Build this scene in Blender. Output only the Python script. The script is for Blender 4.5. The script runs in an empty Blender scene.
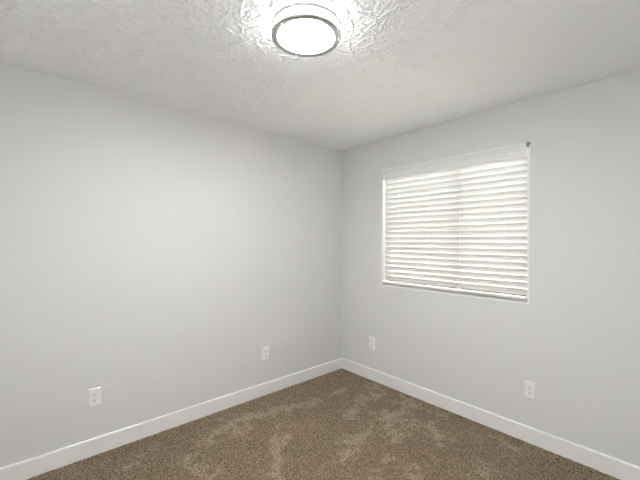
import bpy, bmesh, math, random
import numpy as np
from mathutils import Matrix, Vector, noise

S = bpy.context.scene
COL = S.collection

# ------------------------------------------------------------------ camera
cam_d = bpy.data.cameras.new('camera')
cam = bpy.data.objects.new('camera', cam_d)
COL.objects.link(cam)
R = Matrix(((0.665643, -0.001438, 0.746269),
            (0.746254, -0.005362, -0.66564),
            (0.004959, 0.999985, -0.002496)))
cam.matrix_world = Matrix.Translation((2.6641, -2.7134, 1.4238)) @ R.to_4x4()
cam_d.sensor_width = 36
cam_d.lens = 337.286 * 36 / 640
cam_d.clip_start = 0.02
S.camera = cam

# ------------------------------------------------------------------ world, sun, exposure
S.view_settings.view_transform = 'Standard'
S.view_settings.look = 'None'
S.view_settings.exposure = 0.10
S.view_settings.gamma = 1.0
S.view_settings.use_curve_mapping = False
S.cycles.diffuse_bounces = 8
S.cycles.max_bounces = 16
S.cycles.transparent_max_bounces = 16
S.cycles.use_denoising = True

WORLD_STRENGTH = 26.0
LAMP_STRENGTH = 146.0
DRUM_STRENGTH = 17.0
SUN_STRENGTH = 140.0
FILL_POWER = 17.5

w = bpy.data.worlds.new('sky')
S.world = w
w.use_nodes = True
bg = w.node_tree.nodes['Background']
bg.inputs['Color'].default_value = (0.93, 0.97, 1.0, 1)
bg.inputs['Strength'].default_value = WORLD_STRENGTH

sun_d = bpy.data.lights.new('sun', 'SUN')
sun_d.energy = SUN_STRENGTH
sun_d.angle = math.radians(3)
sun_d.color = (1.0, 0.98, 0.95)
sun = bpy.data.objects.new('sun', sun_d)
COL.objects.link(sun)
sun.rotation_euler = Vector((0.6, 0.03, -1.0)).to_track_quat('-Z', 'Y').to_euler()
sun.location = (0, 6, 8)

# unseen area light added behind the camera as room fill
fill_d = bpy.data.lights.new('rear_fill_light', 'AREA')
fill_d.shape = 'RECTANGLE'
fill_d.size = 1.1
fill_d.size_y = 2.0
fill_d.energy = FILL_POWER
fill_d.color = (0.96, 0.98, 1.0)
fill = bpy.data.objects.new('rear_fill_light', fill_d)
COL.objects.link(fill)
fill.location = (2.22, -3.47, 1.03)
fill.rotation_euler = Vector((0, 1, 0)).to_track_quat('-Z', 'Z').to_euler()

# ------------------------------------------------------------------ sizes
W, L, H = 2.95, 3.45, 2.44
WX0, WX1, WZ0, WZ1 = 0.550, 1.866, 0.976, 2.138    # window opening
TH = 0.15                                          # wall thickness

# ------------------------------------------------------------------ helpers
def mat(name, color, rough=0.5, metal=0.0, spec=0.5):
    m = bpy.data.materials.new(name)
    m.use_nodes = True
    b = m.node_tree.nodes['Principled BSDF']
    b.inputs['Base Color'].default_value = (*color, 1)
    b.inputs['Roughness'].default_value = rough
    b.inputs['Metallic'].default_value = metal
    b.inputs['Specular IOR Level'].default_value = spec
    return m

class N:
    """small node-graph helper"""
    def __init__(s, m):
        s.t = m.node_tree
        s.n = s.t.nodes
        s.b = s.n['Principled BSDF']
    def add(s, kind, **kw):
        d = s.n.new(kind)
        for k, v in kw.items():
            setattr(d, k, v)
        return d
    def link(s, a, b):
        s.t.links.new(a, b)
    def val(s, sock, v):
        if hasattr(v, 'node'):
            s.link(v, sock)
        else:
            sock.default_value = v
    def math(s, op, a, b=0.0, clamp=False):
        d = s.add('ShaderNodeMath', operation=op, use_clamp=clamp)
        s.val(d.inputs[0], a)
        s.val(d.inputs[1], b)
        return d.outputs[0]
    def noise(s, vec, scale, detail=2.0, rough=0.5, dist=0.0):
        d = s.add('ShaderNodeTexNoise')
        s.link(vec, d.inputs['Vector'])
        d.inputs['Scale'].default_value = scale
        d.inputs['Detail'].default_value = detail
        d.inputs['Roughness'].default_value = rough
        d.inputs['Distortion'].default_value = dist
        return d
    def mixc(s, fac, a, b):
        d = s.add('ShaderNodeMix', data_type='RGBA')
        s.val(d.inputs[0], fac)
        for sock, v in ((d.inputs[6], a), (d.inputs[7], b)):
            if hasattr(v, 'node'):
                s.link(v, sock)
            else:
                sock.default_value = (*v, 1)
        return d.outputs[2]
    def bump(s, h, dist, strength=1.0):
        d = s.add('ShaderNodeBump')
        s.link(h, d.inputs['Height'])
        d.inputs['Distance'].default_value = dist
        d.inputs['Strength'].default_value = strength
        s.link(d.outputs[0], s.b.inputs['Normal'])
        return d

def box(bm, x0, x1, y0, y1, z0, z1):
    vs = [bm.verts.new((x, y, z)) for z in (z0, z1) for y in (y0, y1) for x in (x0, x1)]
    for f in ((0, 2, 3, 1), (4, 5, 7, 6), (0, 1, 5, 4), (2, 6, 7, 3), (0, 4, 6, 2), (1, 3, 7, 5)):
        bm.faces.new([vs[i] for i in f])
    return vs

def lathe(bm, prof, seg=96, closed=False):
    rings = []
    for r, z in prof:
        rings.append([bm.verts.new((r * math.cos(2 * math.pi * i / seg), r * math.sin(2 * math.pi * i / seg), z))
                      for i in range(seg)] if r > 1e-6 else [bm.verts.new((0, 0, z))])
    pairs = list(zip(rings, rings[1:])) + ([(rings[-1], rings[0])] if closed else [])
    for a, b in pairs:
        for i in range(seg):
            j = (i + 1) % seg
            q = [a[i % len(a)], a[j % len(a)], b[j % len(b)], b[i % len(b)]]
            u = []
            for v in q:
                if v not in u:
                    u.append(v)
            if len(u) > 2:
                bm.faces.new(u)

def prism(bm, pts, axis, a0, a1):
    """extrude a closed outline along an axis; pts are the two other coordinates in order"""
    def P(p, a):
        return {'x': (a, p[0], p[1]), 'y': (p[0], a, p[1]), 'z': (p[0], p[1], a)}[axis]
    A = [bm.verts.new(P(p, a0)) for p in pts]
    B = [bm.verts.new(P(p, a1)) for p in pts]
    n = len(pts)
    for i in range(n):
        j = (i + 1) % n
        bm.faces.new((A[i], A[j], B[j], B[i]))
    bm.faces.new(A[::-1])
    bm.faces.new(B)

def rod(bm, p0, p1, r, seg=10):
    p0, p1 = Vector(p0), Vector(p1)
    d = p1 - p0
    q = d.to_track_quat('Z', 'Y')
    A = [bm.verts.new(p0 + q @ Vector((r * math.cos(t), r * math.sin(t), 0))) for t in [2 * math.pi * i / seg for i in range(seg)]]
    B = [bm.verts.new(v.co + d) for v in A]
    for i in range(seg):
        j = (i + 1) % seg
        bm.faces.new((A[i], A[j], B[j], B[i]))
    bm.faces.new(A[::-1])
    bm.faces.new(B)

def obj(name, bm, m, parent=None, smooth=False, bevel=0.0, seg=2, loc=None, angle=35):
    bmesh.ops.recalc_face_normals(bm, faces=bm.faces[:])
    me = bpy.data.meshes.new(name)
    bm.to_mesh(me)
    bm.free()
    o = bpy.data.objects.new(name, me)
    COL.objects.link(o)
    me.materials.append(m)
    if smooth:
        for p in me.polygons:
            p.use_smooth = True
        me.set_sharp_from_angle(angle=math.radians(angle))
    if bevel:
        b = o.modifiers.new('bevel', 'BEVEL')
        b.width = bevel
        b.segments = seg
        b.limit_method = 'ANGLE'
        b.angle_limit = math.radians(40)
    if parent is not None:
        o.parent = parent
    if loc is not None:
        o.location = loc
    return o

def empty(name, loc):
    o = bpy.data.objects.new(name, None)
    o.empty_display_size = 0.1
    COL.objects.link(o)
    o.location = loc
    return o

def structure(o):
    o['kind'] = 'structure'
    return o

def tag(o, label, cat, group=None):
    o['label'] = label
    o['category'] = cat
    if group:
        o['group'] = group

# ------------------------------------------------------------------ materials
def make_wall_paint():
    m = mat('wall_paint', (0.718, 0.717, 0.712), 0.62, spec=0.3)
    g = N(m)
    tc = g.add('ShaderNodeTexCoord').outputs['Object']
    n1 = g.noise(tc, 130, 2, 0.5)
    n2 = g.noise(tc, 9, 2, 0.5)
    h = g.math('ADD', n1.outputs['Fac'], g.math('MULTIPLY', n2.outputs['Fac'], 2.5))
    g.bump(h, 0.0011, 0.5)
    return m

def make_ceiling_paint():
    m = mat('ceiling_stomp_texture', (0.875, 0.88, 0.88), 0.7, spec=0.25)
    g = N(m)
    tc = g.add('ShaderNodeTexCoord').outputs['Object']
    n1 = g.noise(tc, 55, 3, 0.6)
    at = g.add('ShaderNodeAttribute', attribute_name='stamp')
    rel = g.add('ShaderNodeAttribute', attribute_name='relief')
    h = g.math('ADD', g.math('MULTIPLY', g.math('MULTIPLY', n1.outputs['Fac'], at.outputs['Fac']), 0.006), g.math('MULTIPLY', rel.outputs['Fac'], 3.2))
    g.bump(h, 1.0, 1.0)
    return m

def make_carpet():
    m = mat('carpet_pile', (0.17, 0.125, 0.085), 1.0, spec=0.05)
    g = N(m)
    tc = g.add('ShaderNodeTexCoord').outputs['Object']
    at = g.add('ShaderNodeAttribute', attribute_name='lay')
    big = g.noise(tc, 5.5, 3, 0.6, 0.4)
    lay = g.math('ADD', at.outputs['Fac'], g.math('MULTIPLY', g.math('SUBTRACT', big.outputs['Fac'], 0.5), 0.8), True)
    base = g.mixc(lay, (0.232, 0.173, 0.109), (0.435, 0.352, 0.254))
    f1 = g.noise(tc, 88, 3, 0.85)
    ramp = g.add('ShaderNodeMapRange')
    g.link(f1.outputs['Fac'], ramp.inputs['Value'])
    ramp.inputs['From Min'].default_value = 0.34; ramp.inputs['From Max'].default_value = 0.66
    ramp.inputs['To Min'].default_value = 0.16; ramp.inputs['To Max'].default_value = 1.85
    ml = g.add('ShaderNodeVectorMath', operation='SCALE')
    g.link(base, ml.inputs[0]); g.link(ramp.outputs[0], ml.inputs['Scale'])
    g.link(ml.outputs[0], g.b.inputs['Base Color'])
    f2 = g.noise(tc, 260, 2, 0.6)
    g.bump(f2.outputs['Fac'], 0.006, 0.7)
    g.b.inputs['Sheen Weight'].default_value = 0.12
    g.b.inputs['Sheen Roughness'].default_value = 0.6
    return m

def make_slat():
    m = bpy.data.materials.new('white_slat')
    m.use_nodes = True
    t = m.node_tree
    b = t.nodes['Principled BSDF']
    b.inputs['Base Color'].default_value = (0.72, 0.715, 0.70, 1)
    b.inputs['Roughness'].default_value = 0.38
    out = t.nodes['Material Output']
    tr = t.nodes.new('ShaderNodeBsdfTranslucent')
    tr.inputs['Color'].default_value = (0.90, 0.885, 0.865, 1)
    mx = t.nodes.new('ShaderNodeMixShader')
    mx.inputs[0].default_value = 0.17
    t.links.new(b.outputs[0], mx.inputs[1])
    t.links.new(tr.outputs[0], mx.inputs[2])
    t.links.new(mx.outputs[0], out.inputs['Surface'])
    return m

def make_glass():
    m = bpy.data.materials.new('window_glass')
    m.use_nodes = True
    t = m.node_tree
    t.nodes.remove(t.nodes['Principled BSDF'])
    out = t.nodes['Material Output']
    tr = t.nodes.new('ShaderNodeBsdfTransparent')
    tr.inputs['Color'].default_value = (0.96, 0.98, 0.97, 1)
    gl = t.nodes.new('ShaderNodeBsdfGlossy')
    gl.inputs['Roughness'].default_value = 0.02
    fr = t.nodes.new('ShaderNodeFresnel')
    fr.inputs['IOR'].default_value = 1.3
    mx = t.nodes.new('ShaderNodeMixShader')
    t.links.new(fr.outputs[0], mx.inputs[0])
    t.links.new(tr.outputs[0], mx.inputs[1])
    t.links.new(gl.outputs[0], mx.inputs[2])
    t.links.new(mx.outputs[0], out.inputs['Surface'])
    return m

def make_glow(name, strength):
    m = mat(name, (0.9, 0.89, 0.87), 0.4)
    b = m.node_tree.nodes['Principled BSDF']
    b.inputs['Emission Color'].default_value = (0.98, 0.99, 1.0, 1)
    b.inputs['Emission Strength'].default_value = strength
    return m

def make_nickel():
    m = mat('brushed_nickel', (0.52, 0.505, 0.485), 0.34, metal=1.0)
    g = N(m)
    tc = g.add('ShaderNodeTexCoord').outputs['Object']
    n = g.noise(tc, 300, 2, 0.5)
    g.bump(n.outputs['Fac'], 0.0002, 0.3)
    return m

def make_trim_paint(name, c, rough):
    m = mat(name, c, rough)
    g = N(m)
    tc = g.add('ShaderNodeTexCoord').outputs['Object']
    n = g.noise(tc, 60, 2, 0.5)
    g.bump(n.outputs['Fac'], 0.0005, 0.25)
    return m

M_wall = make_wall_paint()
M_ceil = make_ceiling_paint()
M_carpet = make_carpet()
M_trim = make_trim_paint('white_trim_paint', (0.86, 0.855, 0.845), 0.35)
M_liner = make_trim_paint('white_window_vinyl', (0.88, 0.875, 0.865), 0.4)
M_slat = make_slat()
M_valance = make_trim_paint('white_valance', (0.83, 0.83, 0.83), 0.4)
M_rail = make_trim_paint('white_blind_rail', (0.86, 0.82, 0.78), 0.4)
M_gap_shade = make_trim_paint('dark_gap_shade', (0.10, 0.095, 0.09), 0.7)
M_cord = make_trim_paint('white_cord', (0.80, 0.79, 0.77), 0.7)
M_plate = make_trim_paint('white_outlet_plastic', (0.88, 0.875, 0.865), 0.32)
M_slot = mat('dark_slot', (0.03, 0.028, 0.026), 0.7)
M_screw = mat('painted_screw', (0.70, 0.69, 0.67), 0.4)
M_nickel = make_nickel()
M_glow = make_glow('lit_frosted_acrylic', LAMP_STRENGTH)
M_drum = make_glow('lit_acrylic_drum', DRUM_STRENGTH)
M_glass = make_glass()
M_ground = make_trim_paint('outdoor_concrete', (0.60, 0.57, 0.53), 0.9)

# ------------------------------------------------------------------ room shell
# floor: the carpet itself, a fine grid of tufts
def grid_mesh(name, co, q):
    me = bpy.data.meshes.new(name)
    me.vertices.add(len(co)); me.vertices.foreach_set('co', co.astype(np.float32).ravel())
    me.loops.add(q.size); me.loops.foreach_set('vertex_index', q.astype(np.int32).ravel())
    me.polygons.add(len(q))
    me.polygons.foreach_set('loop_start', np.arange(0, q.size, 4, dtype=np.int32))
    me.polygons.foreach_set('loop_total', np.full(len(q), 4, dtype=np.int32))
    me.update(calc_edges=True)
    me.validate()
    return me

def make_floor():
    step = 0.0065
    x0, x1, y0, y1 = -0.02, W + 0.02, -L - 0.02, 0.02
    nx, ny = int((x1 - x0) / step) + 1, int((y1 - y0) / step) + 1
    rng = np.random.default_rng(5)
    X, Y = np.meshgrid(np.linspace(x0, x1, nx), np.linspace(y0, y1, ny))
    base = rng.random((ny, nx))
    sm = base.copy()
    for _ in range(1):
        sm = (sm + np.roll(sm, 1, 0) + np.roll(sm, -1, 0) + np.roll(sm, 1, 1) + np.roll(sm, -1, 1)) / 5
    lowr = rng.random((ny, nx))
    k = np.exp(-np.linspace(-2, 2, 15) ** 2); k /= k.sum()
    lowr = np.apply_along_axis(lambda v: np.convolve(v, k, 'same'), 0, lowr)
    lowr = np.apply_along_axis(lambda v: np.convolve(v, k, 'same'), 1, lowr)
    Z = 0.010 * (base - 0.5) + 0.012 * (sm - 0.5) + 0.004 * (lowr - 0.5)
    wall_d = np.minimum(np.minimum(X, W - X), np.minimum(-Y, Y + L)) - 0.013
    Z = np.clip(Z, -0.012, 0.012) * np.clip(0.3 + wall_d / 0.03, 0.3, 1.0)
    X = X + (rng.random((ny, nx)) - 0.5) * step * 0.9
    Y = Y + (rng.random((ny, nx)) - 0.5) * step * 0.9
    # where the pile has been brushed the other way (foot and vacuum marks)
    marks = [(0.548, -1.27, 0.8, -1.433, 0.034), (0.8, -1.433, 1.006, -1.552, 0.031), (0.685, -1.232, 0.773, -1.415, 0.022),
             (0.759, -0.649, 0.681, -0.449, 0.036), (0.797, -0.772, 0.753, -0.656, 0.024), (0.402, -0.562, 0.393, -0.381, 0.026),
             (0.223, -1.472, 0.396, -0.775, 0.048), (0.326, -1.717, 0.26, -1.474, 0.045), (0.399, -1.481, 0.391, -1.409, 0.057),
             (1.349, -1.03, 1.323, -0.915, 0.04), (1.372, -1.136, 1.343, -1.023, 0.038), (1.093, -1.05, 1.018, -0.928, 0.062),
             (1.018, -0.928, 1.049, -0.856, 0.054), (1.007, -0.532, 1.161, -0.651, 0.083), (1.129, -0.607, 1.226, -0.691, 0.057),
             (1.103, -0.467, 1.192, -0.409, 0.059), (0.997, -0.426, 1.033, -0.311, 0.049), (0.66, -0.357, 0.694, -0.228, 0.066),
             (0.901, -0.252, 0.955, -0.135, 0.052), (0.894, -0.09, 1.022, -0.114, 0.054), (1.282, -0.328, 1.421, -0.431, 0.072),
             (0.813, -0.708, 0.855, -0.683, 0.048), (1.197, -0.06, 1.27, -0.08, 0.052), (1.472, -0.89, 1.544, -0.915, 0.06),
             (0.478, -1.906, 0.464, -1.862, 0.032), (0.285, -2.24, 0.25, -2.059, 0.033), (0.611, -1.869, 0.69, -1.807, 0.051),
             (1.719, -0.129, 1.802, -0.141, 0.048), (1.719, -0.608, 1.817, -0.552, 0.052), (0.581, -0.131, 0.679, -0.118, 0.042)]
    lay = np.zeros_like(X)
    wob = (lowr - lowr.mean()) / lowr.std()
    for ax, ay, bx_, by_, r in marks:
        dx, dy = bx_ - ax, by_ - ay
        t = np.clip(((X - ax) * dx + (Y - ay) * dy) / (dx * dx + dy * dy), 0, 1)
        d = np.hypot(X - ax - t * dx, Y - ay - t * dy)
        v = np.clip(1.05 - 0.75 * d / r + 0.6 * wob, 0, 1)
        lay = np.maximum(lay, v * 0.52)
    co = np.stack([X, Y, Z], -1).reshape(-1, 3)
    idx = np.arange(nx * ny).reshape(ny, nx)
    q = np.stack([idx[:-1, :-1], idx[:-1, 1:], idx[1:, 1:], idx[1:, :-1]], -1).reshape(-1, 4)
    me = grid_mesh('floor', co, q)
    a = me.attributes.new('lay', 'FLOAT', 'POINT')
    a.data.foreach_set('value', lay.astype(np.float32).ravel())
    me.materials.append(M_carpet)
    o = bpy.data.objects.new('floor', me)
    COL.objects.link(o)
    return structure(o)
make_floor()

def make_ceiling():
    """plaster ceiling: stomp-brush stamps of short radiating ridges, real relief"""
    step = 0.005
    x0, x1, y0, y1 = -0.10, W + 0.10, -L - 0.10, 0.10
    nx, ny = int((x1 - x0) / step) + 1, int((y1 - y0) / step) + 1
    xs, ys = np.linspace(x0, x1, nx), np.linspace(y0, y1, ny)
    X, Y = np.meshgrid(xs, ys)
    rng = np.random.default_rng(11)
    Z = np.zeros_like(X)
    for k in range(10):                             # gentle unevenness of the board
        a, f, p = rng.uniform(0, 6.28), rng.uniform(1.5, 7.0), rng.uniform(0, 6.28)
        Z += 0.0012 / (1 + f * 0.25) * np.sin(f * (X * np.cos(a) + Y * np.sin(a)) + p)
    R_ = np.zeros_like(X)
    q = np.arange(-3, 4)
    QX, QY = np.meshgrid(q, q)
    def splat(px, py, h, sg):
        fx, fy = (px - x0) / step, (py - y0) / step
        ix, iy = int(round(fx)), int(round(fy))
        if ix < 3 or iy < 3 or ix >= nx - 4 or iy >= ny - 4:
            return
        dx, dy = (ix + QX - fx) * step, (iy + QY - fy) * step
        sl = R_[iy - 3:iy + 4, ix - 3:ix + 4]
        np.maximum(sl, h * np.exp(-(dx * dx + dy * dy) / (2 * sg * sg)), out=sl)
    for gy in np.arange(-L, 0.0, 0.115):
        for gx in np.arange(0, W, 0.115):
            cx, cy = gx + rng.uniform(0, 0.150), gy + rng.uniform(0, 0.150)
            n = rng.integers(8, 15)
            a0 = rng.uniform(0, 6.28)
            for k in range(n):
                a = a0 + 6.28 * k / n + rng.normal(0, 0.5)
                r = rng.uniform(0.008, 0.065)
                ln = rng.uniform(0.015, 0.045) if rng.random() < 0.7 else rng.uniform(0.05, 0.11)
                bend = rng.normal(0, 7.0)
                h = rng.uniform(0.0010, 0.0034)
                sg = rng.uniform(0.0030, 0.0046)
                px, py = cx + r * math.cos(a), cy + r * math.sin(a)
                t = 0.0
                while t < ln:
                    splat(px, py, h * (0.55 + 0.45 * math.sin(3.14 * t / ln)) * rng.uniform(0.8, 1.1), sg)
                    px += 0.005 * math.cos(a); py += 0.005 * math.sin(a)
                    a += bend * 0.005
                    t += 0.005
            for k in range(26):                     # crumbs between the ridges
                splat(cx + rng.normal(0, 0.07), cy + rng.normal(0, 0.07), rng.uniform(0.0008, 0.0026), rng.uniform(0.0032, 0.0055))
    # strong in the middle of the room, lower near the window wall and the corner
    st = np.clip(0.25 + 0.95 * (-Y - 0.75) / 0.75, 0.20, 1.0)
    st *= np.clip(0.6 + (X - 0.1) / 0.9, 0.6, 1.0)
    st *= np.clip(1.0 - (X - 1.65) / 0.9, 0.40, 1.0)
    rl = np.hypot(X - 1.449, Y + 1.722)
    kk = np.clip((rl - 0.13) / 0.05, 0, 1)
    edge = np.clip(np.minimum(np.minimum(X, W - X), np.minimum(-Y, Y + L)) / 0.03, 0, 1)
    D = Z * kk + 1.5 * R_ * st * kk * edge
    # taped joint that shows as a low ridge
    pts = [(1.02, -1.44), (1.149, -1.384), (1.313, -1.332), (1.519, -1.307), (1.748, -1.285), (1.95, -1.27)]
    dmin = np.full_like(X, 9.0)
    for (ax, ay), (bx_, by_) in zip(pts, pts[1:]):
        dx, dy = bx_ - ax, by_ - ay
        t = np.clip(((X - ax) * dx + (Y - ay) * dy) / (dx * dx + dy * dy), 0, 1)
        dmin = np.minimum(dmin, np.hypot(X - ax - t * dx, Y - ay - t * dy))
    D += 0.0030 * np.exp(-(dmin / 0.016) ** 2)
    co = np.stack([X, Y, H - D], -1).reshape(-1, 3)
    idx = np.arange(nx * ny).reshape(ny, nx)
    f = np.stack([idx[:-1, :-1], idx[1:, :-1], idx[1:, 1:], idx[:-1, 1:]], -1).reshape(-1, 4)
    me = grid_mesh('ceiling', co, f)
    a = me.attributes.new('relief', 'FLOAT', 'POINT')
    a.data.foreach_set('value', (R_ * st * edge).astype(np.float32).ravel())
    a = me.attributes.new('stamp', 'FLOAT', 'POINT')
    a.data.foreach_set('value', st.astype(np.float32).ravel())
    me.polygons.foreach_set('use_smooth', np.ones(len(f), dtype=bool))
    me.materials.append(M_ceil)
    o = bpy.data.objects.new('ceiling', me)
    COL.objects.link(o)
    sd = o.modifiers.new('thickness', 'SOLIDIFY')
    sd.thickness = 0.12
    sd.offset = -1
    return structure(o)
make_ceiling()

ZB, ZT = -0.05, H + 0.06
bm = bmesh.new(); box(bm, -TH, 0, -L - TH, TH, ZB, ZT)
structure(obj('wall_left', bm, M_wall))
bm = bmesh.new(); box(bm, W, W + TH, -L - TH, TH, ZB, ZT)
structure(obj('wall_east', bm, M_wall))
DX0, DX1, DZ = 1.65, 2.79, 2.05                    # unseen doorway added around the fill light
bm = bmesh.new()
prism(bm, [(0, ZB), (DX0, ZB), (DX0, DZ), (DX1, DZ), (DX1, ZB), (W, ZB), (W, ZT), (0, ZT)], 'y', -L - TH, -L)
structure(obj('wall_rear', bm, M_wall))

bm = bmesh.new()                                   # window wall with its opening
O = [(0, ZB), (W, ZB), (W, ZT), (0, ZT)]
I = [(WX0, WZ0), (WX1, WZ0), (WX1, WZ1), (WX0, WZ1)]
of = [bm.verts.new((x, 0, z)) for x, z in O]; inf = [bm.verts.new((x, 0, z)) for x, z in I]
ob = [bm.verts.new((x, TH, z)) for x, z in O]; inb = [bm.verts.new((x, TH, z)) for x, z in I]
for i in range(4):
    j = (i + 1) % 4
    bm.faces.new((of[i], of[j], inf[j], inf[i]))
    bm.faces.new((ob[i], inb[i], inb[j], ob[j]))
    bm.faces.new((inf[i], inf[j], inb[j], inb[i]))
    bm.faces.new((of[i], ob[i], ob[j], of[j]))
structure(obj('wall_right', bm, M_wall))

bm = bmesh.new()
box(bm, DX0 - 0.3, DX1 + 0.3, -L - 1.3, -L - 1.2, ZB, ZT); box(bm, DX0 - 0.4, DX0 - 0.3, -L - 1.3, -L - TH, ZB, ZT); box(bm, DX1 + 0.3, DX1 + 0.4, -L - 1.3, -L - TH, ZB, ZT)
box(bm, DX0 - 0.4, DX1 + 0.4, -L - 1.3, -L - TH, ZT, ZT + 0.1); box(bm, DX0 - 0.4, DX1 + 0.4, -L - 1.3, -L - TH, ZB - 0.1, ZB)
structure(obj('wall_sky_block', bm, M_wall))  # unseen box added behind the doorway to keep sky light out

# baseboards: flat board with an eased top edge
BH, BT = 0.112, 0.013
prof = [(0, -0.02), (BT, -0.02), (BT, BH - 0.009), (BT - 0.002, BH - 0.004), (BT - 0.006, BH), (0, BH)]
bm = bmesh.new(); prism(bm, [(p, z) for p, z in prof], 'y', -L, 0)
structure(obj('baseboard_left', bm, M_trim))
bm = bmesh.new(); prism(bm, [(-p, z) for p, z in prof], 'x', BT - 0.006, W)
structure(obj('baseboard_right', bm, M_trim))
bm = bmesh.new(); prism(bm, [(W - p, z) for p, z in prof], 'y', -L, 0)
structure(obj('baseboard_east', bm, M_trim))
bm = bmesh.new(); prism(bm, [(-L + p, z) for p, z in prof], 'x', 0, DX0); prism(bm, [(-L + p, z) for p, z in prof], 'x', DX1, W)
structure(obj('baseboard_rear', bm, M_trim))

# ground outside the window
bm = bmesh.new(); box(bm, -9, 12, TH + 0.02, 14, -0.45, -0.30)
structure(obj('yard_ground', bm, M_ground))

M_fence = make_trim_paint('gap_dimming_boards', (0.14, 0.105, 0.085), 0.8)  # boards added outside to darken the slat gaps and dim the lower blind
bm = bmesh.new()
for i in range(60):
    x = -8 + i * 0.2
    box(bm, x, x + 0.19, 2.2, 2.23, -0.32, 1.95 + 0.02 * math.sin(i * 1.7))
structure(obj('gap_dimming_fence', bm, M_fence))

# ------------------------------------------------------------------ window
win = structure(empty('window_1', (0, 0, 0)))
LT = 0.012
def part(name, m, parent, boxes, bevel=0.0):
    bm = bmesh.new()
    for b in boxes:
        box(bm, *b)
    return obj(name, bm, m, parent, bevel=bevel)
part('jamb', M_liner, win, [(WX0, WX0 + LT, -0.001, 0.085, WZ0, WZ1 - 0.036)], 0.0015)
part('jamb', M_liner, win, [(WX1 - 0.015, WX1, -0.004, 0.085, WZ0, WZ1 - 0.036)], 0.0015)
part('sill', M_liner, win, [(WX0 + LT, WX1 - 0.015, -0.003, 0.085, WZ0, WZ0 + 0.014)], 0.002)
fy0, fy1 = 0.088, 0.135
fr = part('frame', M_liner, win, [(WX0, WX0 + 0.045, fy0, fy1, WZ0, WZ1), (WX1 - 0.045, WX1, fy0, fy1, WZ0, WZ1),
                                  (WX0 + 0.045, WX1 - 0.045, fy0, fy1, WZ0, WZ0 + 0.062), (WX0 + 0.045, WX1 - 0.045, fy0, fy1, WZ1 - 0.045, WZ1)])
part('gap_shade_strip', M_gap_shade, win, [(WX0 + 0.045, WX1 - 0.045, 0.0835, fy0, WZ0 + 0.016, WZ0 + 0.060)])  # dark strip added as painted shade in the gap under the last slat
XM = 1.31
part('meeting_stile', M_liner, win, [(XM - 0.022, XM + 0.022, fy0 - 0.006, fy1, WZ0 + 0.045, WZ1 - 0.045)], 0.002)
part('glass_pane', M_glass, win, [(WX0 + 0.045, XM - 0.022, 0.112, 0.116, WZ0 + 0.045, WZ1 - 0.045)])
part('glass_pane', M_glass, win, [(XM + 0.022, WX1 - 0.045, 0.104, 0.108, WZ0 + 0.045, WZ1 - 0.045)])

# ------------------------------------------------------------------ window blind
SX0, SX1 = WX0 + LT + 0.006, WX1 - 0.0235
blind = empty('window_blind', ((WX0 + WX1) / 2, 0.03, 0))
tag(blind, 'white slatted horizontal blind with valance hanging closed in the window', 'window blind')
BX, BY = blind.location.x, blind.location.y
def bpart(name, bm, m, **kw):
    bmesh.ops.translate(bm, verts=bm.verts[:], vec=(-BX, -BY, 0))
    return obj(name, bm, m, blind, **kw)

# valance: moulded board, steps and a cove
VZ1, VZ0 = WZ1 - 0.001, 2.034
vp = [(0.012, VZ0), (-0.001, VZ0), (-0.004, VZ0 + 0.004), (-0.004, VZ0 + 0.020), (0.0005, VZ0 + 0.023), (0.0005, VZ0 + 0.027),
      (-0.004, VZ0 + 0.030), (-0.004, VZ0 + 0.046), (0.0005, VZ0 + 0.049), (0.0005, VZ0 + 0.053), (-0.005, VZ0 + 0.057), (-0.006, VZ0 + 0.066),
      (-0.010, VZ0 + 0.078), (-0.014, VZ0 + 0.086), (-0.015, VZ1 - 0.006), (-0.013, VZ1), (0.012, VZ1)]
bm = bmesh.new(); prism(bm, vp, 'x', WX0 + 0.002, SX1 + 0.003)
bpart('valance', bm, M_valance)
bm = bmesh.new(); box(bm, SX0, SX1, 0.014, 0.062, WZ1 - 0.052, WZ1 - 0.004)
bpart('head_rail', bm, M_rail)

SW, ST, PITCH, TILT = 0.0508, 0.0028, 0.0480, math.radians(65)
YC = 0.030
LADX = (0.735, 1.050, 1.345, 1.690)
def slat_bm(zc, tilt, sag):
    """crowned slat running along x; the room-side edge is the upper one"""
    bm = bmesh.new()
    nxs, nys = 24, 8
    c, s = math.cos(tilt), math.sin(tilt)
    rows = []
    for i in range(nxs + 1):
        x = SX0 + (SX1 - SX0) * i / nxs
        top, bot = [], []
        for j in range(nys + 1):
            v = -0.5 + j / nys
            crown = 0.0022 * (1 - 4 * v * v)
            th = ST * (0.55 if j in (0, nys) else 1.0) / 2
            for lst, e in ((top, crown + th), (bot, crown - th)):
                u = v * SW                              # -: room edge, +: outer edge
                y = YC + u * c + e * s
                z = zc - u * s + e * c
                lst.append((x, y, z + sag * math.sin(math.pi * i / nxs)))
        rows.append(top + bot[::-1])
    V = [[bm.verts.new(p) for p in r] for r in rows]
    n = len(V[0])
    for a, b in zip(V, V[1:]):
        for j in range(n):
            k = (j + 1) % n
            bm.faces.new((a[j], a[k], b[k], b[j]))
    bm.faces.new(V[0]); bm.faces.new(V[-1][::-1])
    return bm
rnd = random.Random(3)
NS = 21
z_first = 2.034 - 0.014
for i in range(NS):
    zc = z_first - i * PITCH
    t = TILT + math.radians(rnd.uniform(-1.2, 1.2))
    bpart('slat', slat_bm(zc, t, rnd.uniform(-0.0012, 0.0006)), M_slat, smooth=True, angle=50)
z_last = z_first - (NS - 1) * PITCH
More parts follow.
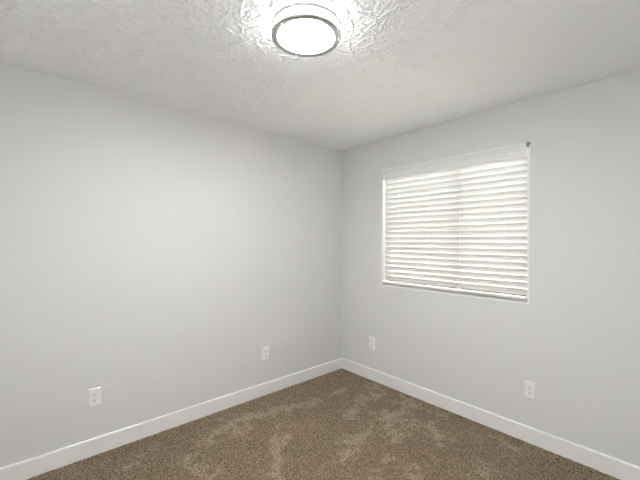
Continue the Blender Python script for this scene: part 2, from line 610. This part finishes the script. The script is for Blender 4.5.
# bottom rail: thick rounded bar resting just above the sill
rz0, rz1 = 1.005, 1.025
rp = [(YC - 0.024, rz0 + 0.004), (YC - 0.026, (rz0 + rz1) / 2), (YC - 0.024, rz1 - 0.003), (YC - 0.018, rz1), (YC + 0.018, rz1), (YC + 0.025, rz1 - 0.004),
      (YC + 0.025, rz0 + 0.004), (YC + 0.02, rz0), (YC - 0.02, rz0)]
bm = bmesh.new(); prism(bm, rp, 'x', SX0, SX1)
bpart('bottom_rail', bm, M_rail)
yo = SW / 2 * math.cos(TILT) + 0.0032
for lx in LADX:
    bm = bmesh.new()
    for dy in (-yo, yo):
        rod(bm, (lx, YC + dy, rz1 - 0.002), (lx, YC + dy, VZ0 + 0.06), 0.0008, 6)
    for i in range(NS):                             # rungs under each slat
        zc = z_first - i * PITCH
        rod(bm, (lx, YC - yo, zc + SW / 2 * math.sin(TILT) - 0.004), (lx, YC + yo, zc - SW / 2 * math.sin(TILT) - 0.004), 0.0006, 5)
    bpart('ladder_cord', bm, M_cord)
# tilt wand hanging at the left end
bm = bmesh.new()
rod(bm, (0.600, -0.004, 1.40), (0.600, -0.004, 2.03), 0.0035, 8)
rod(bm, (0.600, -0.004, 1.375), (0.600, -0.004, 1.40), 0.005, 8)
bpart('tilt_wand', bm, M_cord, smooth=True)

# ------------------------------------------------------------------ ceiling light
LC = (1.449, -1.722, H)
light = empty('ceiling_light', LC)
tag(light, 'round flush ceiling light with two brushed nickel rings and glowing white diffuser', 'ceiling light')
RO, RI = 0.160, 0.132
bm = bmesh.new(); lathe(bm, [(0, 0.0), (0.120, 0.0), (0.120, -0.012), (0, -0.012)])
obj('mounting_pan', bm, M_trim, light, smooth=True)
bm = bmesh.new()
lathe(bm, [(0.136, -0.010), (0.137, -0.014), (0.137, -0.0705)])
obj('drum', bm, M_drum, light, smooth=True)
bm = bmesh.new()
lathe(bm, [(0.1335, -0.070), (0.132, -0.0735), (0.122, -0.0765), (0.09, -0.080), (0.045, -0.082), (0, -0.0825)])
obj('diffuser', bm, M_glow, light, smooth=True, angle=80)
def ring(z0, z1, r0, r1):
    bm = bmesh.new()
    c = 0.0018
    lathe(bm, [(r0, z0 + c), (r0 + c, z0), (r1 - c, z0), (r1, z0 + c), (r1, z1 - c), (r1 - c, z1), (r0 + c, z1), (r0, z1 - c)], closed=True)
    return bm
obj('upper_ring', ring(-0.031, -0.015, 0.151, RO), M_nickel, light, smooth=True, angle=50)
obj('lower_ring', ring(-0.0765, -0.0655, RI, RO), M_nickel, light, smooth=True, angle=50)
for deg in (-84, 44, 160):
    a = math.radians(deg)
    px, py = 0.1535 * math.cos(a), 0.1535 * math.sin(a)
    bm = bmesh.new(); rod(bm, (px, py, -0.066), (px, py, -0.0005), 0.0032, 12)
    po = obj('post', bm, M_nickel, light, smooth=True)
    bm = bmesh.new()
    lathe(bm, [(0, -0.0885), (0.003, -0.0875), (0.0045, -0.0845), (0.0035, -0.081), (0.0055, -0.079), (0.0055, -0.0762), (0, -0.0762)], 16)
    bmesh.ops.translate(bm, verts=bm.verts[:], vec=(px, py, 0))
    obj('finial', bm, M_nickel, po, smooth=True)

# ------------------------------------------------------------------ wall outlets
def rounded_rect(w_, h_, r, n=5):
    pts = []
    for cx, cy, a0 in ((w_ / 2 - r, h_ / 2 - r, 0), (-w_ / 2 + r, h_ / 2 - r, 90), (-w_ / 2 + r, -h_ / 2 + r, 180), (w_ / 2 - r, -h_ / 2 + r, 270)):
        for k in range(n + 1):
            a = math.radians(a0 + 90 * k / n)
            pts.append((cx + r * math.cos(a), cy + r * math.sin(a)))
    return pts
def circle(cx, cy, r, n=14):
    return [(cx + r * math.cos(2 * math.pi * i / n), cy + r * math.sin(2 * math.pi * i / n)) for i in range(n)]
def make_outlet():
    """faces local -y (into the room), back at y = 0"""
    root = empty('wall_outlet', (0, 0, 0))
    bm = bmesh.new()
    A = [bm.verts.new((x, 0, z)) for x, z in rounded_rect(0.072, 0.121, 0.003)]
    B = [bm.verts.new((x, -0.0040, z)) for x, z in rounded_rect(0.072, 0.121, 0.003)]
    Cc = [bm.verts.new((x, -0.0078, z)) for x, z in rounded_rect(0.062, 0.110, 0.003)]
    n = len(A)
    for P, Q in ((A, B), (B, Cc)):
        for i in range(n):
            bm.faces.new((P[i], P[(i + 1) % n], Q[(i + 1) % n], Q[i]))
    bm.faces.new(A[::-1]); bm.faces.new(Cc)
    obj('plate', bm, M_plate, root)
    for s in (1, -1):
        zc = 0.0195 * s
        bm = bmesh.new()
        pts = []
        for k in range(24):                         # round face cut flat at top and bottom
            a = 2 * math.pi * k / 24
            pts.append((0.0172 * math.cos(a), zc + max(-0.0135, min(0.0135, 0.0172 * math.sin(a)))))
        prism(bm, pts, 'y', -0.0092, -0.007)
        bmesh.ops.remove_doubles(bm, verts=bm.verts[:], dist=1e-5)
        rc = obj('receptacle', bm, M_plate, root, bevel=0.0006, seg=1)
        for x, hh in ((-0.0064, 0.0095), (0.0064, 0.0080)):
            bm = bmesh.new(); box(bm, x - 0.0013, x + 0.0013, -0.0096, -0.0090, zc + 0.0035 - hh / 2, zc + 0.0035 + hh / 2)
            sl = obj('slot', bm, M_slot, rc)
            sl['label'] = 'dark slot'
        bm = bmesh.new(); prism(bm, circle(0, zc - 0.0075, 0.0027), 'y', -0.0096, -0.0090)
        sl = obj('ground_hole', bm, M_slot, rc)
        sl['label'] = 'dark round hole'
    bm = bmesh.new(); prism(bm, circle(0, 0, 0.0032), 'y', -0.0086, -0.007)
    obj('screw', bm, M_screw, root, bevel=0.0005, seg=1)
    return root
def dup(root):
    r = root.copy(); COL.objects.link(r)
    for ch in list(root.children):
        c = ch.copy(); COL.objects.link(c); c.parent = r
        for g_ in list(ch.children):
            d = g_.copy(); COL.objects.link(d); d.parent = c
    return r
out0 = make_outlet()
for i, (loc, rz, lab) in enumerate((
        ((0, -2.335, 0.380), 90, 'white duplex outlet low on the left wall, larger one far from the corner'),
        ((0, -1.009, 0.381), 90, 'white duplex outlet on the left wall, small one nearest the room corner'),
        ((0.434, 0, 0.376), 0, 'small white outlet on window wall beside the room corner, left of the blind'),
        ((1.872, 0, 0.372), 0, 'white duplex outlet on window wall below the right end of the blind'))):
    o = out0 if i == 0 else dup(out0)
    o.location = loc
    o.rotation_euler = (0, 0, math.radians(rz))
    tag(o, lab, 'outlet', 'duplex outlets on the walls')
